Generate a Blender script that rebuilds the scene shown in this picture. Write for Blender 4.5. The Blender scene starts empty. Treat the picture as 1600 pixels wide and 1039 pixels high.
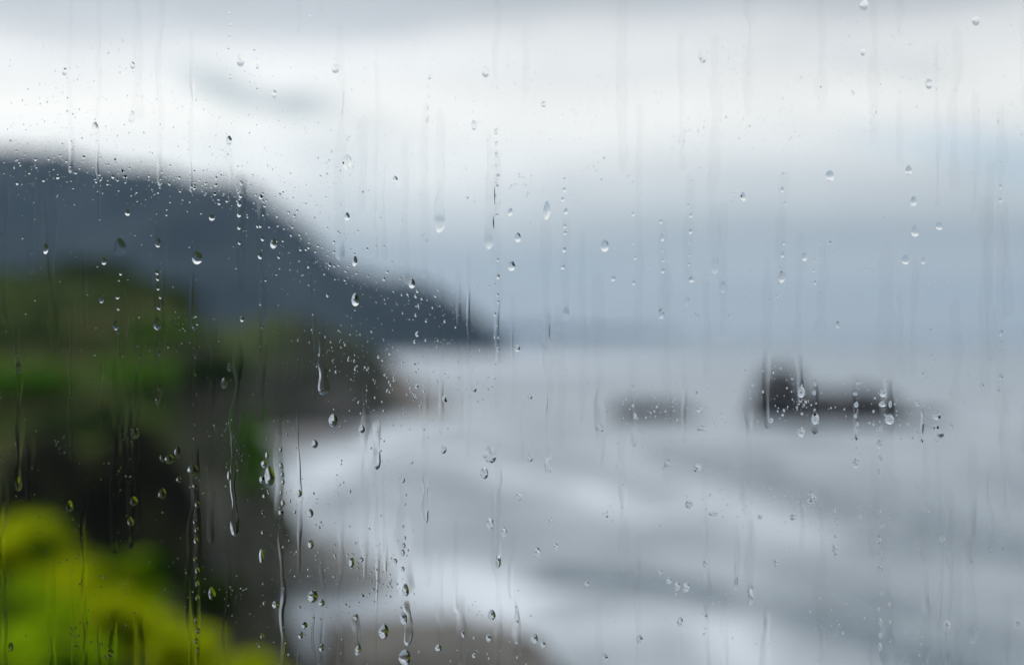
import bpy, math, random
import numpy as np

# ---------------------------------------------------------------- camera, sky, sun, exposure
scene = bpy.context.scene
C = scene.collection
R = math.radians
EYE_Z = 20.0                     # eye height above the sea
PANE_Y = 0.5                     # distance from the eye to the window pane
FOC = 1600 * 50.0 / 36.0         # focal length in photo pixels

cam = bpy.data.cameras.new('camera')
cam.lens = 50; cam.sensor_width = 36
cam.clip_start = 0.01; cam.clip_end = 40000
cam.dof.use_dof = True
cam.dof.focus_distance = PANE_Y + 0.0063
cam.dof.aperture_fstop = 4.2
camo = bpy.data.objects.new('camera', cam)
camo.location = (0, 0, EYE_Z); camo.rotation_euler = (R(90), 0, 0)
C.objects.link(camo); scene.camera = camo

SUN_EL, SUN_AZ = R(44), R(-68)   # behind the clouds, ahead and to the left
world = bpy.data.worlds.new('World'); scene.world = world
world.use_nodes = True
wn, wl = world.node_tree.nodes, world.node_tree.links
wn.clear()

def N(nodes, t, **kw):
    n = nodes.new(t)
    for k, v in kw.items():
        if k.startswith('i_'):
            n.inputs[k[2:].replace('_', ' ')].default_value = v
        else:
            setattr(n, k, v)
    return n

def ramp(nodes, stops, interp='EASE'):
    n = nodes.new('ShaderNodeValToRGB')
    cr = n.color_ramp; cr.interpolation = interp
    while len(cr.elements) < len(stops):
        cr.elements.new(0.5)
    for e, (p, c) in zip(cr.elements, stops):
        e.position = p
        e.color = (c, c, c, 1) if not isinstance(c, tuple) else (*c, 1)
    return n

def build_world():
    out = N(wn, 'ShaderNodeOutputWorld')
    bg = N(wn, 'ShaderNodeBackground', i_Strength=1.0)
    tc = N(wn, 'ShaderNodeTexCoord')
    sky = N(wn, 'ShaderNodeTexSky', sky_type='NISHITA', sun_disc=False)
    sky.sun_elevation = SUN_EL; sky.sun_rotation = SUN_AZ
    skys = N(wn, 'ShaderNodeVectorMath', operation='SCALE'); skys.inputs['Scale'].default_value = 0.13
    wl.new(sky.outputs[0], skys.inputs[0])
    sep = N(wn, 'ShaderNodeSeparateXYZ'); wl.new(tc.outputs['Generated'], sep.inputs[0])
    # cloud banks are stretched sideways: noise in a flattened direction space
    mp = N(wn, 'ShaderNodeMapping'); mp.inputs['Scale'].default_value = (2.2, 2.2, 9.0)
    mp.inputs['Location'].default_value = (3.1, 0.4, 1.7)
    wl.new(tc.outputs['Generated'], mp.inputs[0])
    ns = N(wn, 'ShaderNodeTexNoise'); ns.inputs['Scale'].default_value = 1.6; ns.inputs['Detail'].default_value = 4
    wl.new(mp.outputs[0], ns.inputs['Vector'])
    # elevation warped by the noise
    m1 = N(wn, 'ShaderNodeMath', operation='SUBTRACT'); wl.new(ns.outputs[0], m1.inputs[0]); m1.inputs[1].default_value = 0.5
    m2 = N(wn, 'ShaderNodeMath', operation='MULTIPLY_ADD'); wl.new(m1.outputs[0], m2.inputs[0]); m2.inputs[1].default_value = 0.06
    wl.new(sep.outputs['Z'], m2.inputs[2])
    # the cloud layers are tilted: lower edge of the light gap is higher to the right
    m3 = N(wn, 'ShaderNodeMath', operation='MULTIPLY_ADD'); wl.new(sep.outputs['X'], m3.inputs[0]); m3.inputs[1].default_value = -0.02
    wl.new(m2.outputs[0], m3.inputs[2])
    lay = ramp(wn, [(0.0, (0.80, 0.81, 0.78)), (0.03, (0.77, 0.79, 0.77)), (0.060, (0.60, 0.66, 0.69)),
                    (0.090, (0.88, 0.92, 0.93)), (0.118, (1.12, 1.13, 1.11)), (0.155, (1.27, 1.24, 1.18)),
                    (0.19, (1.12, 1.12, 1.10)), (0.225, (0.66, 0.69, 0.72)), (0.27, (0.55, 0.58, 0.62)),
                    (0.55, (0.86, 0.90, 0.93)), (1.0, (1.18, 1.20, 1.21))], 'EASE')
    wl.new(m3.outputs[0], lay.inputs[0])
    # brighter towards the hidden sun (left of the view)
    mr = N(wn, 'ShaderNodeMapRange'); mr.inputs['From Min'].default_value = -0.35; mr.inputs['From Max'].default_value = 0.5
    mr.inputs['To Min'].default_value = 1.10; mr.inputs['To Max'].default_value = 0.84
    wl.new(sep.outputs['X'], mr.inputs['Value'])
    mu = N(wn, 'ShaderNodeVectorMath', operation='SCALE')
    wl.new(lay.outputs[0], mu.inputs[0]); wl.new(mr.outputs[0], mu.inputs['Scale'])
    # soft grey mottling
    nb = N(wn, 'ShaderNodeTexNoise'); nb.inputs['Scale'].default_value = 2.2; nb.inputs['Detail'].default_value = 3
    mp2 = N(wn, 'ShaderNodeMapping'); mp2.inputs['Scale'].default_value = (2.4, 2.4, 8.0); mp2.inputs['Location'].default_value = (0.3, 5.2, 2.2)
    wl.new(tc.outputs['Generated'], mp2.inputs[0]); wl.new(mp2.outputs[0], nb.inputs['Vector'])
    mott = N(wn, 'ShaderNodeMapRange'); mott.inputs['From Min'].default_value = 0.3; mott.inputs['From Max'].default_value = 0.7
    mott.inputs['To Min'].default_value = 0.90; mott.inputs['To Max'].default_value = 1.07
    wl.new(nb.outputs[0], mott.inputs['Value'])
    mu2 = N(wn, 'ShaderNodeVectorMath', operation='SCALE')
    wl.new(mu.outputs[0], mu2.inputs[0]); wl.new(mott.outputs[0], mu2.inputs['Scale'])
    nf = N(wn, 'ShaderNodeTexNoise'); nf.inputs['Scale'].default_value = 22; nf.inputs['Detail'].default_value = 4
    mp3 = N(wn, 'ShaderNodeMapping'); mp3.inputs['Scale'].default_value = (1.0, 1.0, 1.8)
    wl.new(tc.outputs['Generated'], mp3.inputs[0]); wl.new(mp3.outputs[0], nf.inputs['Vector'])
    # ragged scraps of lower grey cloud, (centre direction x, z, half sizes, strength)
    last = mu2.outputs[0]
    for cx, cz, sx, sz, amt, col in ((-0.172, 0.163, 0.055, 0.015, 0.8, (0.44, 0.54, 0.57)),
                                     (-0.20, 0.128, 0.016, 0.022, 0.22, (0.62, 0.72, 0.75)),
                                     (-0.115, 0.118, 0.045, 0.035, 0.30, (0.62, 0.72, 0.75)),
                                     (0.262, 0.178, 0.06, 0.012, 0.22, (0.55, 0.64, 0.66)),
                                     (0.305, 0.112, 0.085, 0.013, 0.42, (0.55, 0.75, 0.90))):
        c1 = N(wn, 'ShaderNodeMath', operation='SUBTRACT'); wl.new(sep.outputs['X'], c1.inputs[0]); c1.inputs[1].default_value = cx
        c2 = N(wn, 'ShaderNodeMath', operation='SUBTRACT'); wl.new(m2.outputs[0], c2.inputs[0]); c2.inputs[1].default_value = cz
        c2b = N(wn, 'ShaderNodeMath', operation='MULTIPLY_ADD'); wl.new(c1.outputs[0], c2b.inputs[0]); c2b.inputs[1].default_value = 0.27
        wl.new(c2.outputs[0], c2b.inputs[2])
        d1 = N(wn, 'ShaderNodeMath', operation='DIVIDE'); wl.new(c1.outputs[0], d1.inputs[0]); d1.inputs[1].default_value = sx
        d2 = N(wn, 'ShaderNodeMath', operation='DIVIDE'); wl.new(c2b.outputs[0], d2.inputs[0]); d2.inputs[1].default_value = sz
        cb = N(wn, 'ShaderNodeCombineXYZ'); wl.new(d1.outputs[0], cb.inputs[0]); wl.new(d2.outputs[0], cb.inputs[1])
        ln = N(wn, 'ShaderNodeVectorMath', operation='LENGTH'); wl.new(cb.outputs[0], ln.inputs[0])
        rg = N(wn, 'ShaderNodeMath', operation='MULTIPLY_ADD'); wl.new(nf.outputs[0], rg.inputs[0]); rg.inputs[1].default_value = 3.2
        wl.new(ln.outputs['Value'], rg.inputs[2])
        fr = N(wn, 'ShaderNodeMapRange', interpolation_type='SMOOTHSTEP')
        fr.inputs['From Min'].default_value = 1.6; fr.inputs['From Max'].default_value = 3.2
        fr.inputs['To Min'].default_value = amt; fr.inputs['To Max'].default_value = 0.0
        wl.new(rg.outputs[0], fr.inputs['Value'])
        front = N(wn, 'ShaderNodeMath', operation='GREATER_THAN'); wl.new(sep.outputs['Y'], front.inputs[0]); front.inputs[1].default_value = 0.0
        ff = N(wn, 'ShaderNodeMath', operation='MULTIPLY'); wl.new(fr.outputs[0], ff.inputs[0]); wl.new(front.outputs[0], ff.inputs[1])
        mx = N(wn, 'ShaderNodeMix', data_type='RGBA')
        wl.new(ff.outputs[0], mx.inputs[0]); wl.new(last, mx.inputs[6]); mx.inputs[7].default_value = (*col, 1)
        last = mx.outputs[2]
    # a little of the blue sky shows through the cloud everywhere
    fin = N(wn, 'ShaderNodeMix', data_type='RGBA'); fin.inputs[0].default_value = 0.06
    wl.new(last, fin.inputs[6]); wl.new(skys.outputs[0], fin.inputs[7])
    wl.new(fin.outputs[2], bg.inputs['Color']); wl.new(bg.outputs[0], out.inputs[0])
build_world()

sun = bpy.data.lights.new('sun', 'SUN'); sun.energy = 1.5; sun.angle = R(18); sun.color = (1.0, 0.97, 0.92)
suno = bpy.data.objects.new('sun', sun); C.objects.link(suno)
# lamp's -Z points from the sun to the ground
suno.rotation_euler = (R(90) - SUN_EL, 0, math.pi - SUN_AZ)
suno.location = (-30, 40, 60)

vs = scene.view_settings
vs.view_transform = 'Standard'; vs.look = 'None'; vs.exposure = 0.0; vs.gamma = 1.0; vs.use_curve_mapping = False
cy = scene.cycles
cy.use_denoising = True; cy.denoiser = 'OPENIMAGEDENOISE'
cy.denoising_input_passes = 'RGB_ALBEDO_NORMAL'
cy.max_bounces = 12; cy.transmission_bounces = 12; cy.transparent_max_bounces = 16
cy.diffuse_bounces = 2; cy.glossy_bounces = 4; cy.volume_bounces = 0
cy.caustics_refractive = False; cy.caustics_reflective = False
cy.use_adaptive_sampling = False

# ---------------------------------------------------------------- helpers
rng = np.random.default_rng(7)
random.seed(11)

def at(px, py, d):
    """the world point that stands at distance d under photo pixel px, py"""
    return ((px - 800) / FOC * d, d, EYE_Z - (py - 519.5) / FOC * d)

def on_sea(px, py, z=0.0):
    d = (EYE_Z - z) * FOC / (py - 519.5)
    return ((px - 800) / FOC * d, d)

def on_pane(px, py):
    return ((px - 800) / FOC * PANE_Y, EYE_Z - (py - 519.5) / FOC * PANE_Y)
PX = PANE_Y / FOC                # one photo pixel on the pane, in metres

_perm = rng.permutation(256).astype(np.int64)
_grad = rng.uniform(-1, 1, 256)
def vnoise(x, y, seed=0):
    x = np.asarray(x, float) + seed * 17.31; y = np.asarray(y, float) + seed * 9.77
    xi = np.floor(x).astype(np.int64); yi = np.floor(y).astype(np.int64)
    xf = x - xi; yf = y - yi
    u = xf * xf * xf * (xf * (xf * 6 - 15) + 10); v = yf * yf * yf * (yf * (yf * 6 - 15) + 10)
    def g(a, b): return _grad[_perm[(_perm[a & 255] + b) & 255]]
    return (g(xi, yi) * (1 - u) + g(xi + 1, yi) * u) * (1 - v) + (g(xi, yi + 1) * (1 - u) + g(xi + 1, yi + 1) * u) * v

def fbm(x, y, oct=4, seed=0, gain=0.5):
    s = 0; a = 1; f = 1
    for k in range(oct):
        s = s + a * vnoise(np.asarray(x) * f, np.asarray(y) * f, seed + k); a *= gain; f *= 2.03
    return s

def sstep(a, b, x):
    t = np.clip((np.asarray(x, float) - a) / (b - a), 0, 1)
    return t * t * (3 - 2 * t)

def mesh_from(name, V, F, smooth=True):
    me = bpy.data.meshes.new(name)
    V = np.ascontiguousarray(V, dtype=np.float32).reshape(-1, 3)
    if isinstance(F, np.ndarray):
        n, k = F.shape
        me.vertices.add(len(V)); me.vertices.foreach_set('co', V.ravel())
        me.loops.add(n * k); me.loops.foreach_set('vertex_index', F.astype(np.int32).ravel())
        me.polygons.add(n)
        me.polygons.foreach_set('loop_start', np.arange(0, n * k, k, dtype=np.int32))
        me.polygons.foreach_set('loop_total', np.full(n, k, dtype=np.int32))
        me.polygons.foreach_set('use_smooth', np.full(n, smooth, dtype=bool))
        me.update(calc_edges=True)
    else:
        me.from_pydata(V.tolist(), [], F)
        for p in me.polygons: p.use_smooth = smooth
        me.update()
    return me

def obj(name, me, mat=None, parent=None, label=None, cat=None, group=None, kind=None, loc=None):
    o = bpy.data.objects.new(name, me); C.objects.link(o)
    if mat is not None and me is not None and not me.materials: me.materials.append(mat)
    if parent is not None: o.parent = parent
    if loc is not None: o.location = loc
    for k, v in (('label', label), ('category', cat), ('group', group), ('kind', kind)):
        if v: o[k] = v
    return o

def grid_faces(nu, nv):
    i = np.arange(nu - 1)[:, None] * nv + np.arange(nv - 1)[None, :]
    i = i.ravel()
    return np.stack([i, i + nv, i + nv + 1, i + 1], 1)      # u = x, v = y gives +z up

def box(lo, hi):
    V = [(x, y, z) for x in (lo[0], hi[0]) for y in (lo[1], hi[1]) for z in (lo[2], hi[2])]
    F = [(0, 1, 3, 2), (4, 6, 7, 5), (0, 4, 5, 1), (2, 3, 7, 6), (0, 2, 6, 4), (1, 5, 7, 3)]
    return V, F

def boxes(name, bs):
    V, F = [], []
    for lo, hi in bs:
        v, f = box(lo, hi); n = len(V)
        V += v; F += [tuple(i + n for i in q) for q in f]
    return mesh_from(name, V, F, False)

# ---------------------------------------------------------------- materials
def mat(name):
    m = bpy.data.materials.new(name); m.use_nodes = True
    return m, m.node_tree.nodes, m.node_tree.links, m.node_tree.nodes['Principled BSDF']

def noise_mat(name, stops, scale, rough=0.85, detail=6, bump=0.0, bscale=None, spec=0.3):
    m, n, l, b = mat(name)
    tc = N(n, 'ShaderNodeTexCoord')
    t = N(n, 'ShaderNodeTexNoise'); t.inputs['Scale'].default_value = scale; t.inputs['Detail'].default_value = detail
    l.new(tc.outputs['Object'], t.inputs['Vector'])
    r = ramp(n, stops, 'LINEAR'); l.new(t.outputs[0], r.inputs[0]); l.new(r.outputs[0], b.inputs['Base Color'])
    b.inputs['Roughness'].default_value = rough; b.inputs['Specular IOR Level'].default_value = spec
    if bump:
        t2 = N(n, 'ShaderNodeTexNoise'); t2.inputs['Scale'].default_value = bscale or scale * 5; t2.inputs['Detail'].default_value = 8
        l.new(tc.outputs['Object'], t2.inputs['Vector'])
        bp = N(n, 'ShaderNodeBump'); bp.inputs['Strength'].default_value = bump; bp.inputs['Distance'].default_value = 0.3
        l.new(t2.outputs[0], bp.inputs['Height']); l.new(bp.outputs[0], b.inputs['Normal'])
    return m

def glass_mat(name, ior, tint=(1, 1, 1)):
    m, n, l, b = mat(name); n.remove(b)
    g = N(n, 'ShaderNodeBsdfGlass'); g.inputs['Roughness'].default_value = 0.0
    g.inputs['IOR'].default_value = ior; g.inputs['Color'].default_value = (*tint, 1)
    l.new(g.outputs[0], n['Material Output'].inputs['Surface'])
    return m

M_GLASS = glass_mat('window_glass', 1.5, (0.995, 1.0, 0.998))
M_WATER = glass_mat('drop_water', 1.333)

def leaf_mat(name, c0, c1, trans=0.35, nscale=0.9, r0=0.35, r1=0.65):
    m, n, l, b = mat(name)
    tc = N(n, 'ShaderNodeTexCoord')
    t = N(n, 'ShaderNodeTexNoise'); t.inputs['Scale'].default_value = nscale; t.inputs['Detail'].default_value = 4
    l.new(tc.outputs['Object'], t.inputs['Vector'])
    r = ramp(n, [(r0, c0), (r1, c1)], 'LINEAR'); l.new(t.outputs[0], r.inputs[0])
    l.new(r.outputs[0], b.inputs['Base Color']); b.inputs['Roughness'].default_value = 0.7
    b.inputs['Specular IOR Level'].default_value = 0.03
    tr = N(n, 'ShaderNodeBsdfTranslucent'); l.new(r.outputs[0], tr.inputs['Color'])
    mx = N(n, 'ShaderNodeMixShader'); mx.inputs[0].default_value = trans
    l.new(b.outputs[0], mx.inputs[1]); l.new(tr.outputs[0], mx.inputs[2])
    l.new(mx.outputs[0], n['Material Output'].inputs['Surface'])
    return m

def terrain_mat(name, turf, rock, lo=0.55, hi=0.8, tscale=0.09, rscale=0.35):
    """turf where the ground is gentle, bare rock where it is steep"""
    m, n, l, b = mat(name)
    geo = N(n, 'ShaderNodeNewGeometry'); tc = N(n, 'ShaderNodeTexCoord')
    sp = N(n, 'ShaderNodeSeparateXYZ'); l.new(geo.outputs['Normal'], sp.inputs[0])
    t = N(n, 'ShaderNodeTexNoise'); t.inputs['Scale'].default_value = tscale; t.inputs['Detail'].default_value = 7; t.inputs['Roughness'].default_value = 0.6
    l.new(tc.outputs['Object'], t.inputs['Vector'])
    rt = ramp(n, turf, 'LINEAR'); l.new(t.outputs[0], rt.inputs[0])
    t2 = N(n, 'ShaderNodeTexNoise'); t2.inputs['Scale'].default_value = rscale; t2.inputs['Detail'].default_value = 8
    l.new(tc.outputs['Object'], t2.inputs['Vector'])
    rr = ramp(n, rock, 'LINEAR'); l.new(t2.outputs[0], rr.inputs[0])
    jit = N(n, 'ShaderNodeMath', operation='MULTIPLY_ADD'); l.new(t2.outputs[0], jit.inputs[0]); jit.inputs[1].default_value = 0.2
    l.new(sp.outputs['Z'], jit.inputs[2])
    mr = N(n, 'ShaderNodeMapRange', interpolation_type='SMOOTHSTEP')
    mr.inputs['From Min'].default_value = lo + 0.1; mr.inputs['From Max'].default_value = hi + 0.1
    l.new(jit.outputs[0], mr.inputs['Value'])
    mx = N(n, 'ShaderNodeMix', data_type='RGBA'); l.new(mr.outputs[0], mx.inputs[0])
    l.new(rr.outputs[0], mx.inputs[6]); l.new(rt.outputs[0], mx.inputs[7])
    l.new(mx.outputs[2], b.inputs['Base Color']); b.inputs['Roughness'].default_value = 0.9
    b.inputs['Specular IOR Level'].default_value = 0.04
    bp = N(n, 'ShaderNodeBump'); bp.inputs['Strength'].default_value = 0.6; bp.inputs['Distance'].default_value = 0.4
    l.new(t2.outputs[0], bp.inputs['Height']); l.new(bp.outputs[0], b.inputs['Normal'])
    return m

# ---------------------------------------------------------------- room behind the window
M_WALL = noise_mat('painted_plaster', [(0.3, (0.16, 0.155, 0.15)), (0.7, (0.19, 0.185, 0.18))], 6, 0.8)
M_FLOOR = noise_mat('dark_boards', [(0.3, (0.05, 0.035, 0.025)), (0.7, (0.09, 0.06, 0.04))], 3, 0.6)
PW, PH = 1.2, 0.8                # half size of the pane
X0, X1, Y0, Y1, Z0, Z1 = -2.6, 2.6, -3.4, 0.44, EYE_Z - 1.5, EYE_Z + 1.15
obj('wall', boxes('wall', [((X0 - .2, Y1, Z0 - .3), (-PW, Y1 + .2, Z1 + .2)), ((PW, Y1, Z0 - .3), (X1 + .2, Y1 + .2, Z1 + .2)),
                           ((-PW, Y1, Z0 - .3), (PW, Y1 + .2, EYE_Z - PH)), ((-PW, Y1, EYE_Z + PH), (PW, Y1 + .2, Z1 + .2))]), M_WALL, kind='structure')
obj('wall', boxes('wall_back', [((X0 - .2, Y0 - .2, Z0 - .3), (X1 + .2, Y0, Z1 + .2))]), M_WALL, kind='structure')
obj('wall', boxes('wall_side', [((X0 - .2, Y0, Z0 - .3), (X0, Y1, Z1 + .2))]), M_WALL, kind='structure')
obj('wall', boxes('wall_side', [((X1, Y0, Z0 - .3), (X1 + .2, Y1, Z1 + .2))]), M_WALL, kind='structure')
obj('floor', boxes('floor', [((X0, Y0, Z0 - .3), (X1, Y1, Z0))]), M_FLOOR, kind='structure')
obj('ceiling', boxes('ceiling', [((X0, Y0, Z1), (X1, Y1, Z1 + .2))]), M_WALL, kind='structure')

# ---------------------------------------------------------------- land
def edge_x(y):
    """cliff-top edge of the land at each distance"""
    ys = [-20, 0, 8, 20, 40, 60, 90, 118, 140, 152, 168, 200, 250, 285, 320, 360, 388, 402, 420, 520]
    xs = [3.5, 1.5, -0.3, -3.4, -7.5, -11.6, -17.4, -22.8, -26.6, -31, -47, -62, -60, -50, -40, -33, -28, -34, -70, -140]
    return np.interp(y, ys, xs)

def top_h(x, y):
    ys = [-20, 0, 4, 10, 16, 25, 45, 60, 68, 75, 85, 100, 120, 138, 152, 162, 180, 215, 255, 290, 330, 365, 390, 404, 430]
    hs = [18.4, 18.3, 18.0, 16.6, 15.2, 13.6, 10.6, 9.2, 9.8, 14.6, 15.6, 17.6, 20.6, 23.6, 25.0, 23, 15, 6, 7, 17, 22.0, 19.5, 12, 3, 0]
    return np.interp(y, ys, hs)

def land_height(x, y):
    e = edge_x(y) + 1.4 * fbm(y * 0.13, x * 0.05, 3, 3) * np.clip(y / 60, 0.15, 1)
    inside = e - x                                       # metres inland from the edge
    w = np.clip(y * 0.055, 0.8, 7.0)
    w = np.where(y > 230, 10.0, w)
    k = sstep(-1.0, 1.0, inside / w)
    k = np.where(y > 230, np.clip(k, 0, 1) ** 0.8, k)
    top = top_h(x, y)
    n1 = fbm(x * 0.08, y * 0.08, 4, 1); n2 = fbm(x * 0.35, y * 0.35, 4, 5)
    amp = np.clip(y / 40, 0.1, 1)
    top = top + amp * (1.3 * n1 + 0.55 * n2) + np.clip(inside - 10, 0, 60) * 0.028 * np.clip((y - 60) / 60, 0, 1)
    steep = 4 * k * (1 - k)
    base = -1.8 + 0.9 * sstep(-14, -2, inside)
    z = base + (top - base) * k + steep * amp * (1.5 * fbm(x * 0.3, y * 0.22, 4, 9))
    return z

M_LAND = terrain_mat('turf_and_rock',
                     [(0.30, (0.020, 0.026, 0.010)), (0.42, (0.032, 0.050, 0.010)), (0.50, (0.050, 0.078, 0.012)), (0.57, (0.050, 0.046, 0.018)), (0.66, (0.042, 0.062, 0.012)), (0.75, (0.06, 0.085, 0.014))],
                     [(0.30, (0.014, 0.014, 0.008)), (0.5, (0.040, 0.041, 0.026)), (0.7, (0.090, 0.086, 0.064))], 0.62, 0.86, 0.11, 0.3)
xs = np.arange(-150, 30.1, 1.0); ys = np.concatenate([np.arange(-18, 180, 1.0), np.arange(180, 470, 2.0)])
Xg, Yg = np.meshgrid(xs, ys, indexing='ij')
# keep the ground out of the house
Zg = land_height(Xg, Yg)
inhouse = (np.abs(Xg) < 4.2) & (Yg > -6) & (Yg < 1.8)
Zg = np.where(inhouse, np.minimum(Zg, EYE_Z - 1.75), Zg)
V = np.stack([Xg, Yg, Zg], -1).reshape(-1, 3)
obj('coastal_terrain', mesh_from('coastal_terrain', V, grid_faces(len(xs), len(ys))), M_LAND, kind='structure')

# ---- far hills
M_HILL = noise_mat('far_forest', [(0.38, (0.003, 0.007, 0.008)), (0.5, (0.008, 0.014, 0.016)), (0.62, (0.020, 0.031, 0.032))], 0.010, 0.95, 6, spec=0.1)
def ridge(name, prof, d, back, front, nx, ny, rough, seed):
    px = np.array([p[0] for p in prof], float); py = np.array([p[1] for p in prof], float)
    X = np.linspace((px[0] - 800) / FOC * d, (px[-1] - 800) / FOC * d, nx)
    crest = EYE_Z - (np.interp(X / d * FOC + 800, px, py) - 519.5) / FOC * d
    Y = np.linspace(d - front, d + back, ny)
    XX, YY = np.meshgrid(X, Y, indexing='ij')
    t = np.where(YY < d, (d - YY) / front, (YY - d) / back)
    fall = np.clip(1 - t ** 1.25, 0, 1)
    nz = fbm(XX / 140, YY / 140, 5, seed)
    Z = crest[:, None] * fall + rough * nz * (0.25 + 0.75 * (1 - fall)) * fall - 8 * (1 - fall)
    obj(name, mesh_from(name, np.stack([XX, YY, Z], -1).reshape(-1, 3), grid_faces(nx, ny)), M_HILL, kind='structure')
ridge('hills', [(-700, 250), (-350, 215), (-150, 240), (0, 240), (90, 255), (170, 272), (270, 272), (340, 285), (400, 300), (450, 335), (490, 372), (540, 405), (600, 435), (650, 455), (700, 480), (725, 500), (758, 524), (778, 540), (792, 548)], 1700, 900, 420, 220, 70, 70, 21)
ridge('hills', [(560, 505), (700, 506), (800, 511), (900, 514), (980, 516), (1020, 518), (1060, 521)], 7400, 600, 400, 120, 24, 6, 33)

# ---------------------------------------------------------------- sea
def seg_dist(X, Y, pts):
    """distance from each point to a polyline, and how far along it is"""
    best = np.full(X.shape, 1e9); side = np.zeros(X.shape)
    for (x0, y0), (x1, y1) in zip(pts[:-1], pts[1:]):
        dx, dy = x1 - x0, y1 - y0; L2 = dx * dx + dy * dy
        t = np.clip(((X - x0) * dx + (Y - y0) * dy) / L2, 0, 1)
        ex, ey = X - (x0 + t * dx), Y - (y0 + t * dy)
        dd = np.hypot(ex, ey)
        s = (dx * (Y - y0) - dy * (X - x0)) / math.sqrt(L2)
        m = dd < best
        best = np.where(m, dd, best); side = np.where(m, np.sign(s) * dd, side)
    return best, side

# wave fronts between the breakers: unbroken darker water (photo points, half width m, strength)
SWELLS = [
    ([(1030, 702), (1110, 722), (1230, 765), (1380, 805), (1500, 832), (1640, 862)], 6.5, 1.25),
    ([(1380, 845), (1480, 860), (1560, 872), (1680, 880)], 4.0, 0.8),
    ([(880, 905), (990, 915), (1090, 927), (1220, 957), (1330, 985), (1430, 1012), (1560, 1045)], 3.0, 1.2),
    ([(1330, 930), (1440, 955), (1540, 985), (1660, 1010)], 3.0, 0.7),
    ([(655, 735), (700, 765), (745, 800), (790, 835)], 4.0, 0.7),
    ([(720, 690), (790, 715), (900, 735), (1010, 700)], 4.0, 0.35),
    ([(830, 650), (900, 655), (980, 660), (1110, 665)], 8.0, 0.35),
]
# bright sheets of foam
FOAMS = [
    ([(420, 800), (455, 770), (520, 725), (575, 690), (640, 680), (760, 690)], 4.5, 0.8),
    ([(440, 830), (520, 815), (600, 830)], 3.5, 0.8),
    ([(540, 845), (600, 872), (680, 892), (760, 905), (840, 925)], 4.2, 1.6),
    ([(470, 945), (560, 930), (660, 922), (760, 935), (850, 965)], 2.2, 1.1),
    ([(860, 1000), (960, 985), (1060, 970), (1150, 985), (1230, 1030)], 3.0, 0.5),
    ([(1080, 780), (1180, 800), (1290, 835), (1380, 865)], 4.0, 0.5),
    ([(540, 562), (620, 564), (760, 570), (900, 568)], 90.0, 0.85),
    ([(940, 662), (1030, 664), (1120, 662)], 5.0, 0.6),
    ([(575, 672), (620, 664), (680, 655), (740, 652)], 8.0, 0.9),
    ([(1160, 664), (1240, 668), (1340, 669), (1440, 667), (1500, 662)], 5.0, 0.65),
    ([(620, 700), (700, 712), (800, 740), (900, 765), (1000, 800)], 5.0, 0.55),
    ([(950, 700), (1060, 745), (1180, 790), (1330, 845)], 5.5, 0.55),
]
def sea_fields(X, Y):
    calm = np.zeros(X.shape); foam = np.full(X.shape, 0.36); h = np.zeros(X.shape)
    wx = X + 2.5 * fbm(X * 0.06, Y * 0.06, 3, 41); wy = Y + 4.0 * fbm(X * 0.05, Y * 0.05, 3, 47)
    for pts, w, s in SWELLS:
        P = [on_sea(*p) for p in pts]
        d, sd = seg_dist(wx, wy, P)
        q = np.exp(-(d / w) ** 2)
        calm = np.maximum(calm, s * q); h += 0.55 * s * np.exp(-((sd - 0.6 * w) / (0.6 * w)) ** 2) * np.exp(-(d / (1.6 * w)) ** 2)
    for pts, w, s in FOAMS:
        P = [on_sea(*p) for p in pts]
        d, sd = seg_dist(wx, wy, P)
        foam = np.maximum(foam, 0.36 + 0.64 * s * np.exp(-(d / w) ** 2))
    foam = np.clip(foam * (1 - 0.95 * calm), 0, 1)
    # more open water away from the shore
    far = sstep(250, 900, Y)
    foam = foam * (1 - 0.05 * far)
    foam = foam * (1 - 0.35 * sstep(15, 60, X) * (1 - sstep(120, 260, Y)))
    foam = np.clip(foam + 0.15 * fbm(X * 0.13, Y * 0.055, 4, 51) * (1 - far), 0, 1)
    return foam, h

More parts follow.
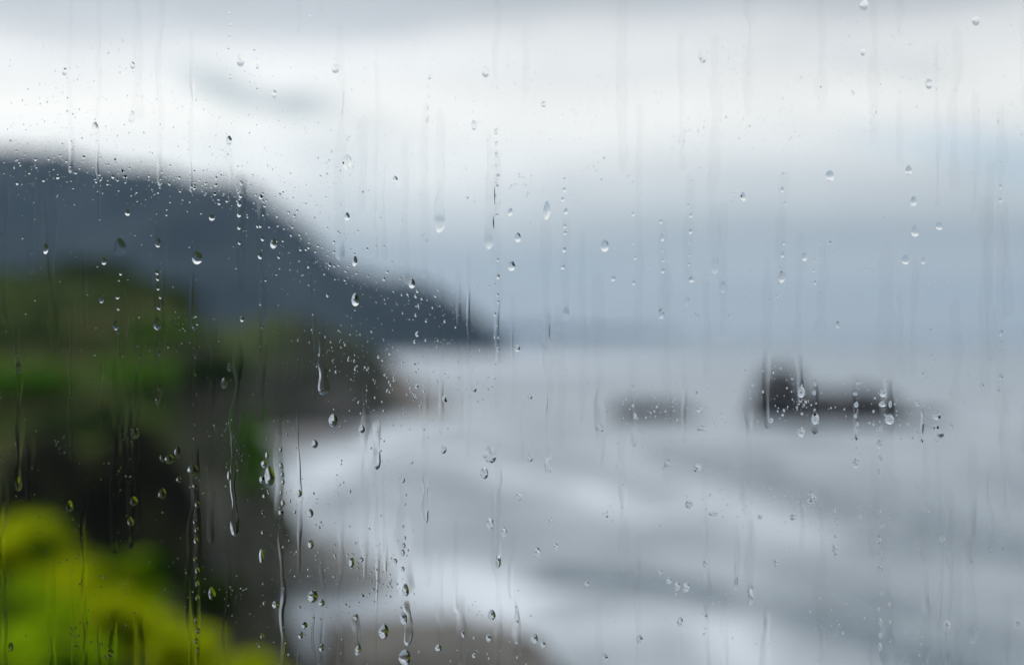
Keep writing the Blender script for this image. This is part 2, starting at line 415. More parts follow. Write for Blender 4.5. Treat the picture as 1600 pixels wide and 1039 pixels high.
def sea_mat():
    m, n, l, b = mat('sea_water')
    at_ = N(n, 'ShaderNodeAttribute', attribute_name='foam'); tc = N(n, 'ShaderNodeTexCoord')
    # foam lies as lace: broken by fine noise
    t = N(n, 'ShaderNodeTexNoise'); t.inputs['Scale'].default_value = 0.8; t.inputs['Detail'].default_value = 7; t.inputs['Roughness'].default_value = 0.65
    l.new(tc.outputs['Object'], t.inputs['Vector'])
    a1 = N(n, 'ShaderNodeMath', operation='SUBTRACT'); l.new(t.outputs[0], a1.inputs[0]); a1.inputs[1].default_value = 0.5
    a2 = N(n, 'ShaderNodeMath', operation='MULTIPLY_ADD', use_clamp=True); l.new(a1.outputs[0], a2.inputs[0]); a2.inputs[1].default_value = 0.9
    l.new(at_.outputs['Fac'], a2.inputs[2])
    mx = N(n, 'ShaderNodeMix', data_type='RGBA'); l.new(a2.outputs[0], mx.inputs[0])
    mx.inputs[6].default_value = (0.088, 0.125, 0.155, 1); mx.inputs[7].default_value = (0.69, 0.74, 0.80, 1)
    l.new(mx.outputs[2], b.inputs['Base Color'])
    rr = N(n, 'ShaderNodeMapRange'); rr.inputs['To Min'].default_value = 0.18; rr.inputs['To Max'].default_value = 0.8
    l.new(a2.outputs[0], rr.inputs['Value']); l.new(rr.outputs[0], b.inputs['Roughness'])
    b.inputs['IOR'].default_value = 1.333
    t2 = N(n, 'ShaderNodeTexNoise'); t2.inputs['Scale'].default_value = 0.5; t2.inputs['Detail'].default_value = 6
    l.new(tc.outputs['Object'], t2.inputs['Vector'])
    bp = N(n, 'ShaderNodeBump'); bp.inputs['Strength'].default_value = 0.3; bp.inputs['Distance'].default_value = 0.5
    l.new(t2.outputs[0], bp.inputs['Height']); l.new(bp.outputs[0], b.inputs['Normal'])
    return m
M_SEA = sea_mat()
def spaced(a, b, n, p): return a + (b - a) * np.linspace(0, 1, n) ** p
sx = np.concatenate([-spaced(90, 9000, 26, 2.5)[::-1], np.arange(-88, 121, 1.5), spaced(122, 9000, 30, 2.5)])
sy = np.concatenate([np.arange(-40, 70, 10.0), np.arange(70, 330, 1.2), spaced(331, 1200, 90, 1.6), spaced(1220, 9000, 26, 2.0)])
SX, SY = np.meshgrid(sx, sy, indexing='ij')
foam, hh = sea_fields(SX, SY)
chop = 0.18 * fbm(SX * 0.16, SY * 0.11, 3, 61) * (1 - sstep(300, 600, SY))
SZ = hh + chop
me = mesh_from('sea', np.stack([SX, SY, SZ], -1).reshape(-1, 3), grid_faces(len(sx), len(sy)))
fa = me.attributes.new('foam', 'FLOAT', 'POINT'); fa.data.foreach_set('value', foam.ravel().astype(np.float32))
obj('sea', me, M_SEA, kind='structure')

# ---- wet beach under the headland
M_SAND = noise_mat('wet_sand', [(0.3, (0.10, 0.095, 0.095)), (0.7, (0.17, 0.16, 0.16))], 0.25, 0.45, 6, 0.2, 1.5, 0.5)
def patch(name, outline, zc, m, seed, n=44):
    """a low sand bank with an uneven outline (photo points at the water line)"""
    P = np.array([on_sea(*p) for p in outline]); c = P.mean(0)
    ang = np.arctan2(P[:, 1] - c[1], P[:, 0] - c[0]); rad = np.hypot(P[:, 0] - c[0], P[:, 1] - c[1])
    o = np.argsort(ang); ang, rad = ang[o], rad[o]
    th = np.linspace(-math.pi, math.pi, n, endpoint=False)
    rr = np.interp(th, np.concatenate([ang - 2 * math.pi, ang, ang + 2 * math.pi]), np.tile(rad, 3))
    V, F = [], []
    rings = np.linspace(0.05, 1.12, 10)
    for f in rings:
        for t, r in zip(th, rr):
            x, y = c[0] + f * r * math.cos(t), c[1] + f * r * math.sin(t)
            V.append((x, y, zc * (1 - f ** 2) + 0.12 + 0.25 * zc * float(fbm(x * 0.3, y * 0.3, 3, seed)) * (1.05 - f)))
    for i in range(len(rings) - 1):
        for j in range(n):
            a, b = i * n + j, i * n + (j + 1) % n
            F.append((a, a + n, b + n, b))
    F.append(tuple(range(n)))
    return obj(name, mesh_from(name, V, F), m, kind='structure')
patch('beach', [(400, 745), (440, 705), (490, 690), (535, 675), (550, 660), (500, 650), (380, 655), (330, 700), (330, 760)], 0.9, M_SAND, 70)

# ---------------------------------------------------------------- rocks
M_ROCK = noise_mat('wet_black_rock', [(0.3, (0.011, 0.010, 0.011)), (0.6, (0.022, 0.020, 0.021)), (0.8, (0.045, 0.041, 0.040))], 0.35, 0.55, 8, 0.8, 1.2, 0.4)
M_LEDGE = noise_mat('grey_brown_rock', [(0.3, (0.10, 0.094, 0.084)), (0.6, (0.165, 0.155, 0.14)), (0.8, (0.24, 0.22, 0.195))], 0.5, 0.65, 8, 0.8, 1.6, 0.4)
M_SPIT = noise_mat('brown_rock', [(0.3, (0.14, 0.125, 0.112)), (0.6, (0.24, 0.21, 0.185)), (0.8, (0.33, 0.29, 0.25))], 0.4, 0.7, 8, 0.8, 1.5, 0.3)
M_CLIFF = noise_mat('dark_brown_rock', [(0.3, (0.045, 0.042, 0.037)), (0.7, (0.10, 0.092, 0.082))], 0.4, 0.8, 8, 0.8, 1.5, 0.2)
M_TONGUE = noise_mat('grey_shingle', [(0.3, (0.17, 0.17, 0.165)), (0.7, (0.32, 0.315, 0.30))], 0.5, 0.7, 8, 0.6, 2.5, 0.4)
M_BOULDER = noise_mat('grey_boulder', [(0.3, (0.040, 0.041, 0.030)), (0.7, (0.10, 0.10, 0.078))], 0.6, 0.8, 8, 0.8, 1.6, 0.3)

def rock(name, cx, cy, prof, depth, m, label, seed, cat='rock', group=None, zmin=-1.0):
    """prof: (x offset m, height m) across the view; the rock is as deep as depth and falls off raggedly"""
    xs_ = np.array([p[0] for p in prof], float); hs_ = np.array([p[1] for p in prof], float)
    nx, ny = 46, 30
    X = np.linspace(xs_[0], xs_[-1], nx); Y = np.linspace(-depth / 2, depth / 2, ny)
    XX, YY = np.meshgrid(X, Y, indexing='ij')
    tw = fbm(XX * 0.25, YY * 0.25, 3, seed) * 0.12 * depth
    H = np.interp(XX + 0.5 * tw, xs_, hs_)
    f = np.clip(1 - np.abs((YY + tw) / (depth / 2)) ** 2.6, 0, 1) ** 0.55
    Z = H * f * (1.05 + 0.13 * fbm(XX * 0.45, YY * 0.45, 4, seed + 3)) + zmin
    top = np.stack([XX, YY, Z], -1).reshape(-1, 3)
    F = [tuple(q) for q in grid_faces(nx, ny)]
    n0 = len(top)
    ring = [i * ny for i in range(nx)] + [(nx - 1) * ny + j for j in range(1, ny)] + [i * ny + ny - 1 for i in range(nx - 2, -1, -1)] + [j for j in range(ny - 2, 0, -1)]
    low = [(top[i][0], top[i][1], zmin - 1.2) for i in ring]
    V = top.tolist() + low
    k = len(ring)
    for i in range(k):
        a, b = ring[i], ring[(i + 1) % k]
        F.append((a, n0 + i, n0 + (i + 1) % k, b))
    F.append(tuple(n0 + i for i in range(k))[::-1])
    return obj(name, mesh_from(name, V, F), m, label=label, cat=cat, group=group, loc=(cx, cy, 0))

def px_rock(name, outline, ybase, depth, m, label, seed, **kw):
    """outline: photo points of the rock's top, left to right, over a water line at ybase"""
    d = EYE_Z * FOC / (ybase - 519.5)
    xc = (np.mean([p[0] for p in outline]) - 800) / FOC * d
    prof = [((p[0] - 800) / FOC * d - xc, EYE_Z - (p[1] - 519.5) / FOC * d + 1.0) for p in outline]
    return rock(name, xc, d, prof, depth, m, label, seed, **kw)

px_rock('sea_stack', [(1168, 652), (1180, 612), (1190, 594), (1202, 583), (1222, 580), (1243, 585), (1250, 597), (1256, 612), (1264, 650)], 657, 12, M_ROCK,
        'tall dark sea stack standing at the left end of the rock group offshore', 81, cat='sea rock')
px_rock('sea_rock', [(1240, 658), (1252, 622), (1275, 614), (1305, 613), (1340, 612), (1368, 614), (1390, 622), (1412, 640), (1428, 659)], 660, 13, M_ROCK,
        'long dark rock lying low in the sea just right of the tall stack', 82, cat='sea rock')
px_rock('sea_rock', [(1412, 654), (1424, 646), (1440, 643), (1458, 643), (1472, 646), (1482, 654)], 655, 9, M_ROCK,
        'small low rock trailing off the right end of the rock group offshore', 83, cat='sea rock')
px_rock('sea_rock', [(950, 654), (962, 635), (985, 629), (1015, 630), (1045, 633), (1068, 638), (1084, 642), (1096, 654)], 654, 10, M_ROCK,
        'low flat dark rock alone in the sea left of the tall stack', 84, cat='sea rock')
px_rock('rock_ledge', [(428, 905), (450, 862), (490, 850), (530, 855), (570, 873), (612, 905)], 908, 7, M_TONGUE,
        'grey rock tongue in the surf at the foot of the near cliff', 85)
px_rock('rock_ledge', [(470, 1065), (505, 992), (560, 984), (640, 981), (720, 984), (795, 994), (850, 1022), (890, 1065)], 1075, 9, M_LEDGE,
        'broad brown rock ledge rising from the surf at the bottom edge', 86)
# headland toe rocks
for k, (o, yb, dp, lab) in enumerate([
        ([(500, 642), (516, 566), (545, 558), (580, 572), (620, 592), (660, 613), (700, 641)], 641, 34, 'jagged brown rock spit tapering into the sea from the far headland'),
        ([(440, 664), (470, 628), (510, 612), (545, 618), (562, 640), (576, 664)], 666, 18, 'dark rock at the water line below the far headland'),
        ([(640, 640), (655, 627), (678, 622), (700, 628), (718, 640)], 640, 10, 'small rock awash just beyond the tip of the headland spit')]):
    px_rock('headland_rock', o, yb, dp, M_CLIFF if k == 1 else M_SPIT, lab, 90 + k)
# pale boulders against the near cliff
bl = ['topmost', 'second from the top', 'third from the top', 'second lowest', 'lowest']
def hit(px, py, d0=5.0, d1=400.0):
    """where the sight line through a photo point meets the land"""
    d = np.arange(d0, d1, 0.25)
    x, z = (px - 800) / FOC * d, EYE_Z - (py - 519.5) / FOC * d
    k = int(np.argmax(land_height(x, d) >= z))
    return float(x[k]), float(d[k]), float(z[k])
for k, (px, py, wp, hp) in enumerate([(335, 775, 70, 60), (392, 800, 60, 66), (322, 832, 66, 54), (384, 862, 64, 60), (340, 900, 60, 48)]):
    x, y, z = hit(px, py, 40)
    y -= 1.0; w, h = wp / FOC * y, hp / FOC * y
    o = rock('boulder', x, y, [(-w / 2, 0.2), (-w * .40, h * .65), (-w * .1, h), (w * .2, h * .9), (w * .42, h * .55), (w / 2, 0.15)], max(2.5, w), M_BOULDER,
             'grey boulder on the dark cliff above the surf, ' + bl[k], 100 + k, cat='boulder', zmin=-0.2)
    o.location.z = z - h * 0.5
# dark rock in the gully, its shade put into the near-black colour
M_BLACK = noise_mat('gully_shade_rock', [(0.3, (0.003, 0.0035, 0.002)), (0.5, (0.009, 0.009, 0.005)), (0.7, (0.026, 0.028, 0.010))], 0.45, 0.9, 8, 0.8, 1.4, 0.03)
for px, wp, top, bot, lb, sd in ((215, 200, 668, 880, 'dark rock outcrop, gully shade in its colour, beyond the near bushes, right half', 120),
                                 (90, 150, 690, 850, 'dark rock outcrop, gully shade in its colour, left half above the bushes', 121)):
    d = 60.0 + (sd - 120) * 1.5; x = (px - 800) / FOC * d; w = wp / FOC * d; h = (bot - top) / FOC * d
    o = rock('rock_outcrop', x, d, [(-w / 2, h * .35), (-w * .42, h * .8), (-w * .2, h * .95), (w * .1, h), (w * .35, h * .85), (w * .47, h * .6), (w / 2, h * .3)], 6, M_BLACK, lb, sd, zmin=-0.3)
    o.location.z = EYE_Z - (bot - 519.5) / FOC * d

# ---------------------------------------------------------------- vegetation
M_YG = leaf_mat('yellow_green_leaf', (0.035, 0.11, 0.002), (0.52, 0.60, 0.002), 0.4, 2.2, 0.40, 0.53)
M_LG = leaf_mat('lime_green_leaf', (0.015, 0.08, 0.002), (0.34, 0.52, 0.002), 0.4, 2.2, 0.42, 0.55)
M_MG = leaf_mat('mid_green_leaf', (0.030, 0.13, 0.003), (0.11, 0.25, 0.004), 0.4)
M_DG = leaf_mat('dark_green_leaf', (0.018, 0.036, 0.008), (0.045, 0.075, 0.012), 0.3)
M_STEM = noise_mat('brown_stem', [(0.3, (0.03, 0.022, 0.015)), (0.7, (0.07, 0.05, 0.035))], 4, 0.9)

def leaf_cloud(name, centers, radii, n, size, seed, flat=0.75, up=0.5, scat=0.6):
    """n leaf-shaped quads spread through lobes, facing outwards and upwards"""
    g = np.random.default_rng(seed)
    w = np.array(radii) ** 2; ci = g.choice(len(centers), n, p=w / w.sum())
    d = g.normal(size=(n, 3)); d /= np.linalg.norm(d, axis=1)[:, None]
    d[:, 2] = np.abs(d[:, 2]) * 1.1 - 0.25
    rr = np.array(radii)[ci] * (0.72 + 0.33 * g.random(n) ** 0.5)
    P = np.array(centers)[ci] + d * rr[:, None] * np.array([1, 1, flat])
    nrm = d + scat * g.normal(size=(n, 3)) + np.array([0, 0, up]); nrm /= np.linalg.norm(nrm, axis=1)[:, None]
    a = np.cross(nrm, g.normal(size=(n, 3))); a /= np.linalg.norm(a, axis=1)[:, None] + 1e-9
    b = np.cross(nrm, a); s = size * (0.6 + 0.8 * g.random(n))
    L, W = a * s[:, None], b * (s * 0.42)[:, None]
    V = np.stack([P - L, P - W + 0.1 * L, P + L, P + W + 0.1 * L], 1).reshape(-1, 3)
    return mesh_from(name, V, np.arange(4 * n).reshape(n, 4), False)

def tube(pts, r0, r1, seg=6):
    V, F = [], []
    pts = [np.array(p, float) for p in pts]
    for i, p in enumerate(pts):
        t = pts[min(i + 1, len(pts) - 1)] - pts[max(i - 1, 0)]; t /= np.linalg.norm(t)
        a = np.cross(t, (0.3, 1, 0.1)); a /= np.linalg.norm(a); b = np.cross(t, a)
        r = r0 + (r1 - r0) * i / (len(pts) - 1)
        for k in range(seg):
            q = 2 * math.pi * k / seg
            V.append(p + r * (a * math.cos(q) + b * math.sin(q)))
    for i in range(len(pts) - 1):
        for k in range(seg):
            F.append((i * seg + k, i * seg + (k + 1) % seg, (i + 1) * seg + (k + 1) % seg, (i + 1) * seg + k))
    return V, F

def ground_z(x, y): return float(land_height(np.array([x]), np.array([y]))[0])

def shrub(px, py, d, w, h, m, label, seed, group=None, n=2200, size=0.06, name='shrub', cat='shrub'):
    """a bush whose crown centre stands at distance d under the photo point; stems reach the ground"""
    g = np.random.default_rng(seed)
    x, y, zc = at(px, py, d)
    gz = ground_z(x, y) - 0.1
    root = obj(name, None, label=label, cat=cat, group=group, loc=(x, y, gz))
    H = zc - gz
    cs, rs = [], []
    for k in range(14):
        a = g.random() * 6.28; q = 0.62 * math.sqrt(g.random())
        cs.append((math.cos(a) * q * w, math.sin(a) * q * w * 0.8, max(H + (g.random() - 0.55) * h * 0.9 - (0.75 * h if k > 8 else 0), 0.3 * h))); rs.append(w * (0.26 + 0.2 * g.random()))
    cs.append((0, 0, H)); rs.append(w * 0.4)
    obj('foliage', leaf_cloud('foliage', cs, rs, n, size, seed, up=1.1, scat=0.4), m, root)
    V, F = [], []
    for k in range(5):
        c = cs[k]
        v, f = tube([(c[0] * .1, c[1] * .1, 0), (c[0] * .5, c[1] * .5, c[2] * .55), c], 0.03 * w + 0.01, 0.006 * w + 0.004)
        b = len(V); V += [tuple(p) for p in v]; F += [tuple(i + b for i in q) for q in f]
    obj('stem', mesh_from('stem', V, F), M_STEM, root)
    return root

near = [  # px, py, distance, half width, half height, material, label
    (15, 850, 11.5, 0.62, 0.34, M_YG, 'yellow-green bush at the left edge, highest of the near bushes'),
    (45, 955, 9.6, 0.46, 0.26, M_LG, 'fresh green bush at the left edge below the highest near bush'),
    (120, 920, 11.0, 0.52, 0.30, M_YG, 'bright yellow-green bush second in from the left edge'),
    (205, 895, 11.6, 0.34, 0.26, M_LG, 'mid green bush rising against the dark gully'),
    (215, 965, 10.6, 0.42, 0.26, M_YG, 'yellow-green bush right below the mid green one by the gully'),
    (110, 1035, 8.8, 0.52, 0.28, M_LG, 'deep green bush cut off by the bottom edge near the left corner'),
    (300, 1015, 10.0, 0.34, 0.22, M_YG, 'small yellow-green bush near the bottom edge under the dark gully'),
    (395, 1050, 10.4, 0.30, 0.16, M_YG, 'lowest yellow-green bush, rightmost along the bottom edge'),
    (330, 925, 15.0, 0.30, 0.24, M_DG, 'small dark bush between the gully and the grey boulders'),
]
for k, (px, py, d, w, h, m, lab) in enumerate(near):
    shrub(px, py, d, w, h, m, lab, 200 + k, 'bushes just outside the window', 7000, 0.055)
slope = [
    (30, 640, 88, 4.2, 2.2, M_MG, 'green shrub at the left edge of the headland slope'),
    (75, 560, 112, 4.0, 2.0, M_DG, 'dark shrub high on the left of the headland slope'),
    (245, 545, 112, 4.0, 1.8, M_MG, 'green shrub high in the middle of the headland slope'),
    (215, 600, 96, 3.6, 1.8, M_MG, 'lighter green shrub low in the middle of the headland slope'),
    (330, 575, 104, 3.4, 1.6, M_DG, 'dark shrub near the right brow of the headland slope'),
    (395, 690, 92, 2.2, 2.6, M_MG, 'green shrub clinging to the cliff edge above the beach'),
    (270, 465, 146, 4.4, 1.6, M_DG, 'dark shrub on the headland skyline where it starts to drop'),
    (150, 445, 150, 6.0, 1.4, M_DG, 'broad dark shrub on the headland skyline left of the drop'),
    (120, 700, 78, 3.4, 1.6, M_DG, 'dark shrub at the lip of the black gully'),
]
for k, (px, py, d, w, h, m, lab) in enumerate(slope):
    shrub(px, py, d, w, h, m, lab, 240 + k, 'shrubs on the headland', 1500, 0.32)

# low scrub covering the headland
def scrub():
    g = np.random.default_rng(5)
    n = 2600
    x = -110 + 92 * g.random(n); y = 58 + 115 * g.random(n)
    ok = (edge_x(y) - x > 3.0) & (y > 80) & (fbm(x * 0.1, y * 0.1, 2, 77) > -0.25)
    x, y = x[ok], y[ok]; z = land_height(x, y)
    cs = np.stack([x, y, z + 0.1], 1); rs = 0.5 + 0.9 * g.random(len(x))
    return leaf_cloud('scrub', cs, rs, 42000, 0.26, 6, 0.6)
obj('scrub', scrub(), M_DG, kind='stuff', label='low dark green scrub covering the headland slope', cat='scrub')
def tussock():
    g = np.random.default_rng(9); n = 1500
    x = -9 + 9.5 * g.random(n); y = 2.5 + 22 * g.random(n)
    ok = (edge_x(y) - x > 0.3)
    x, y = x[ok], y[ok]; z = land_height(x, y)
    cs = np.stack([x, y, z + 0.03], 1); rs = 0.10 + 0.14 * g.random(len(x))
    return leaf_cloud('grass', cs, rs, 24000, 0.05, 10, 0.8)
obj('grass', tussock(), M_DG, kind='stuff', label='rough dark grass on the slope below the window', cat='grass')

# ---------------------------------------------------------------- haze
M_HAZE, hn, hl, hb = mat('haze'); hn.remove(hb)
pv = N(hn, 'ShaderNodeVolumePrincipled'); pv.inputs['Density'].default_value = 1.22e-4
pv.inputs['Color'].default_value = (0.47, 0.70, 1.0, 1); pv.inputs['Anisotropy'].default_value = 0.0
hl.new(pv.outputs[0], hn['Material Output'].inputs['Volume'])
obj('haze', boxes('haze', [((-9300, -200, -12), (9300, 9100, 330))]), M_HAZE, kind='stuff')

# ---------------------------------------------------------------- window pane
obj('window_pane', boxes('window_pane', [((-PW, PANE_Y, EYE_Z - PH), (PW, PANE_Y + 0.006, EYE_Z + PH))]), M_GLASS,
    label='clear glass window pane, wet with rain, filling the whole view', cat='window pane')
OUT_Y = PANE_Y + 0.0061           # outer face of the pane, a hair clear of it

# ---------------------------------------------------------------- rain on the glass
def sharpen(me):
    nf = len(me.polygons); flat = np.zeros(nf, bool); me.polygons.foreach_get('use_smooth', flat); flat = ~flat
    le = np.zeros(len(me.loops), np.int32); me.loops.foreach_get('edge_index', le)
    lt = np.zeros(nf, np.int32); me.polygons.foreach_get('loop_total', lt)
    sh = np.zeros(len(me.edges), bool); sh[le[np.repeat(flat, lt)]] = True
    me.edges.foreach_set('use_edge_sharp', sh); me.update()
    return me

def drop_arrays(rx, rz, hr, seed, seg=20, rings=6, tear=0.2, wob=0.05):
    """a flat-based water cap: outline rx by rz (metres), fuller towards the bottom; +y is outwards"""
    g = np.random.default_rng(seed)
    th = np.linspace(0, 2 * math.pi, seg, endpoint=False)
    p1, p2 = g.random(2) * 6.28
    wv = 1 + wob * (np.sin(2 * th + p1) + 0.6 * np.sin(3 * th + p2))
    up = np.clip(np.sin(th), 0, 1)
    ox = rx * np.cos(th) * (1 - tear * up) * wv; oz = rz * np.sin(th) * wv
    H = hr * min(rx, rz)
    wall = min(2e-5, 0.3 * H); V = [(0, H + wall, -0.18 * rz)]
    for i in range(1, rings + 1):
        f = i / rings
        for a, b in zip(ox, oz):
            V.append((f * a, H * (1 - f * f) + wall, f * b - 0.18 * rz * (1 - f)))
    F = [(0, 1 + (k + 1) % seg, 1 + k) for k in range(seg)]
    for i in range(rings - 1):
        for k in range(seg):
            a = 1 + i * seg + k; b = 1 + i * seg + (k + 1) % seg
            F.append((a, b, b + seg, a + seg))
    n = len(V); last = 1 + (rings - 1) * seg
    V += [(a, 0, b) for a, b in zip(ox, oz)]
    for k in range(seg):                                 # a hair-thin rim keeps dome and base apart
        F.append((last + k, last + (k + 1) % seg, n + (k + 1) % seg, n + k))
    F.append(tuple(n + k for k in range(seg)))           # flat base
    return V, F

def drop_mesh(rx, rz, hr, seed, **kw):
    V, F = drop_arrays(rx, rz, hr, seed, **kw)
    me = bpy.data.meshes.new('raindrop'); me.from_pydata(V, [], F)
    nb = kw.get('seg', 20) + 1
    me.polygons.foreach_set('use_smooth', [k < len(F) - nb for k in range(len(F))])
    me.update()
    return sharpen(me)

# big and middling drops: photo x, y, half width, half height, (relief)
DROPS = """372,91,6.5,10 202,99,4,6 95,109,4,6 522,104,5.5,8 425,144,4,6 354,217,5,7 201,180,5,10,.12 143,198,6,10,.10 194,331,4,5 327,339,4.5,5
758,109,6,9 850,160,4,5 740,193,4.5,8 616,279,4,6 540,337,4.5,6.5 540,251,8,12,.12 797,330,4,6.5 855,327,6,15
1355,4,7,9 1531,28,6,9 1353,77,4,7 1457,128,6,8 1101,81,7,16,.10 1301,273,6.5,9.5 1425,264,5.5,8 1164,306,4.5,7.5 1433,313,5,8
182,385,11,14,.08 157,407,4,6 304,402,8,11,.2 65,388,4.5,8 242,378,5,8,.15 424,380,5,8,.36 153,466,4.5,7 176,508,5.5,8 241,506,6,10
347,599,6,9 355,574,4,7 518,658,7.5,10 489,695,5,7 23,574,6,9 20,550,4,7 206,678,7,9
552,407,4.5,8,.34 642,442,5.5,8,.34 553,468,6.5,10,.34 809,370,5,8 799,414,6,9 946,383,6.5,10 959,434,3.5,5 1035,490,5,8 1037,370,3,6
808,544,4.5,6 828,621,4,5 740,609,4,6 693,623,3.5,6 563,672,5,7 938,670,6,8.5
1435,360,6.5,9 1473,352,5.5,7 1261,400,5,7 1420,405,6,8 1448,406,3.5,6 1225,432,6,9 1083,436,4.5,5 1132,448,6,9,.14 1076,470,5,7,.12 1091,493,4,6,.14 1313,507,4,6
1256,613,6,9,.36 1278,655,6.5,9,.36 1256,676,6,8,.36 1395,656,8,8,.3 1385,614,6,7,.34 1384,632,6,5,.34 1396,632,2.8,6,.34 1439,631,4,5 1469,650,7,7 1470,677,11,14,.12
1570,589,4,5 1541,603,3,5 1099,672,8,6 1095,640,5,5 1208,658,4,4 1492,667,3,4
297,736,8,10 204,785,6,8 199,817,5,8 249,773,6,9 103,793,6,9 23,758,6,11 10,1015,5,8 168,1024,5,6 418,746,8,16,.34 406,751,4.5,6,.34 409,726,4.5,6,.34 414,713,3,6,.34
354,745,3,9 465,773,4,6,.34 483,853,5,7,.34 482,804,5,7,.12 405,871,4,11,.3 428,948,6,7,.34 486,935,8,10,.34 500,945,5,6,.34 473,980,5,5 467,996,4,6 500,1015,4,7 327,930,6,10
260,719,7,8 249,717,4,7 273,708,5,10 275,751,4,5
692,704,4.5,7 765,712,10,14,.2 756,741,7,9 828,717,5,7 1046,726,6.5,8 811,778,5.5,6,.18 765,820,6,10 787,834,5,8 778,883,4.5,9 861,818,5,7 840,866,6,8,.2 869,857,4,6
547,881,4.5,8,.36 563,877,3.5,3.5 616,879,3.5,4 632,925,6,10,.3 629,969,6,10,.34 631,1031,10,12,.2 598,990,8,12,.34 558,1018,5,6,.36 554,967,4,5 684,1016,5,6,.36
768,964,6.5,8,.36 763,1000,4,6.5 723,994,3,6 835,1001,6,8,.34 849,1010,4,6 740,1028,3,4 946,1031,5,7 1001,1002,5,7 1047,911,4.5,5 1060,919,5.5,7 1033,897,3.5,4 1065,975,5,8 918,915,4,4
1092,732,6.5,10 1079,790,6.5,7 1117,805,8,4 1191,810,4,4 1243,810,5,6 1272,779,7.5,11 1342,725,6,8,.34 1379,695,5,7,.34 1309,862,5,8 1312,817,3,6 1348,810,3.5,4.5
1379,802,3.5,6 1378,845,4.5,7 1216,882,4,6 1105,883,4,7 1074,921,6,8 1478,844,4.5,6 1485,980,6,9 1595,977,5,8 1380,975,3,7 1380,1014,3,7"""
drops = []
for tok in DROPS.split():
    v = [float(q) for q in tok.split(',')]
    drops.append((v[0], v[1], v[2], v[3], (v[4] if len(v) > 4 else 0.23) * (0.72 if v[0] < 400 and v[1] > 520 else 1.0)))

def zone(x, y):
    """which part of the view the drop hangs in front of"""
    if y < 60: return 'the grey cloud along the top edge'
    if y < 235:
        if x < 300: return 'the brightest cloud on the left'
        if x < 640: return 'the sky around the torn grey cloud scrap'
        if x < 1000: return 'the white sky in the middle'
        return 'the pale sky on the right'
    hill = np.interp(x, [0, 300, 400, 500, 600, 760], [245, 275, 300, 385, 435, 515])
    if y < hill + 5 and x < 760: return 'the pale sky above the hill shoulder'
    if y < 430 and x < 430: return 'the dark blue hill'
    if y < 515 and 430 <= x < 760: return 'the falling end of the blue hill'
    if y < 520:
        if x < 430: return 'the top of the green headland'
        if x < 1000: return 'the blue haze bank in the middle'
        if x < 1300: return 'the blue haze bank left of the rock group'
        return 'the blue haze bank above the long sea rock'
    if x < 440:
        if y < 680: return 'the green headland slope'
        if y < 830 and x < 290: return 'the black gully'
        if x < 290: return 'the yellow-green bushes'
        if x >= 395 and y < 900: return 'the right edge of the near cliff'
        if y < 900: return 'the grey boulders'
        return 'the foot of the near cliff'
    if y < 690:
        if x < 760: return 'the rock spit of the far headland'
        if x < 1130: return 'the low flat sea rock'
        if x < 1310: return 'the tall sea stack'
        if x < 1430: return 'the long sea rock'
        return 'the water right of the rock group'
    if y < 840:
        if x < 620: return 'the surf beside the near cliff'
        if x < 880: return 'the breakers in the lower middle'
        if x < 1200: return 'the water below the low flat rock'
        return 'the dark swell below the rock group'
    if x < 525: return 'the surf left of the bottom rock ledge'
    if x < 700 and y < 950: return 'the white foam above the bottom rock ledge'
    if x < 860: return 'the brown rock ledge at the bottom'
    if x < 1130: return 'the foam right of the bottom rock ledge'
    return 'the grey water at the lower right'
ORD = ['first', 'second', 'third', 'fourth', 'fifth', 'sixth', 'seventh', 'eighth', 'ninth', 'tenth', 'eleventh', 'twelfth', 'thirteenth', 'fourteenth', 'fifteenth', 'sixteenth', 'seventeenth', 'eighteenth', 'nineteenth', 'twentieth']
def look(rx, rz, hr):
    if hr <= 0.14: return 'faint flat raindrop'
    if rz > 1.9 * rx: return 'long narrow raindrop'
    if rx > rz * 1.25: return 'wide squat raindrop'
    if rx >= 6: return 'large oval raindrop'
    if rx >= 4.5: return 'middling oval raindrop'
    return 'small oval raindrop'
fam = {}
for i, (x, y, rx, rz, hr) in enumerate(drops):
    fam.setdefault((zone(x, y), look(rx, rz, hr)), []).append((x, y, i))
lab = {}
for (zn, lk), L in fam.items():
    L.sort()
    for k, (_x, _y, i) in enumerate(L):
        if len(L) == 1: lab[i] = f'{lk} on the glass before {zn}'
        else:
            pos = 'leftmost' if k == 0 else 'rightmost' if k == len(L) - 1 else ORD[k] + ' from left'
            lab[i] = f'{lk} before {zn}, {pos}'
for i, (x, y, rx, rz, hr) in enumerate(drops):
    X, Z = on_pane(x, y)
    obj('raindrop', drop_mesh(rx * PX, rz * PX, hr, 300 + i, tear=0.12 + 0.2 * ((i * 37) % 10) / 10, wob=0.03 + 0.03 * ((i * 13) % 7) / 7),
        M_WATER, label=lab[i], cat='raindrop', group='raindrops on the window', loc=(X, OUT_Y + 0.0003, Z))

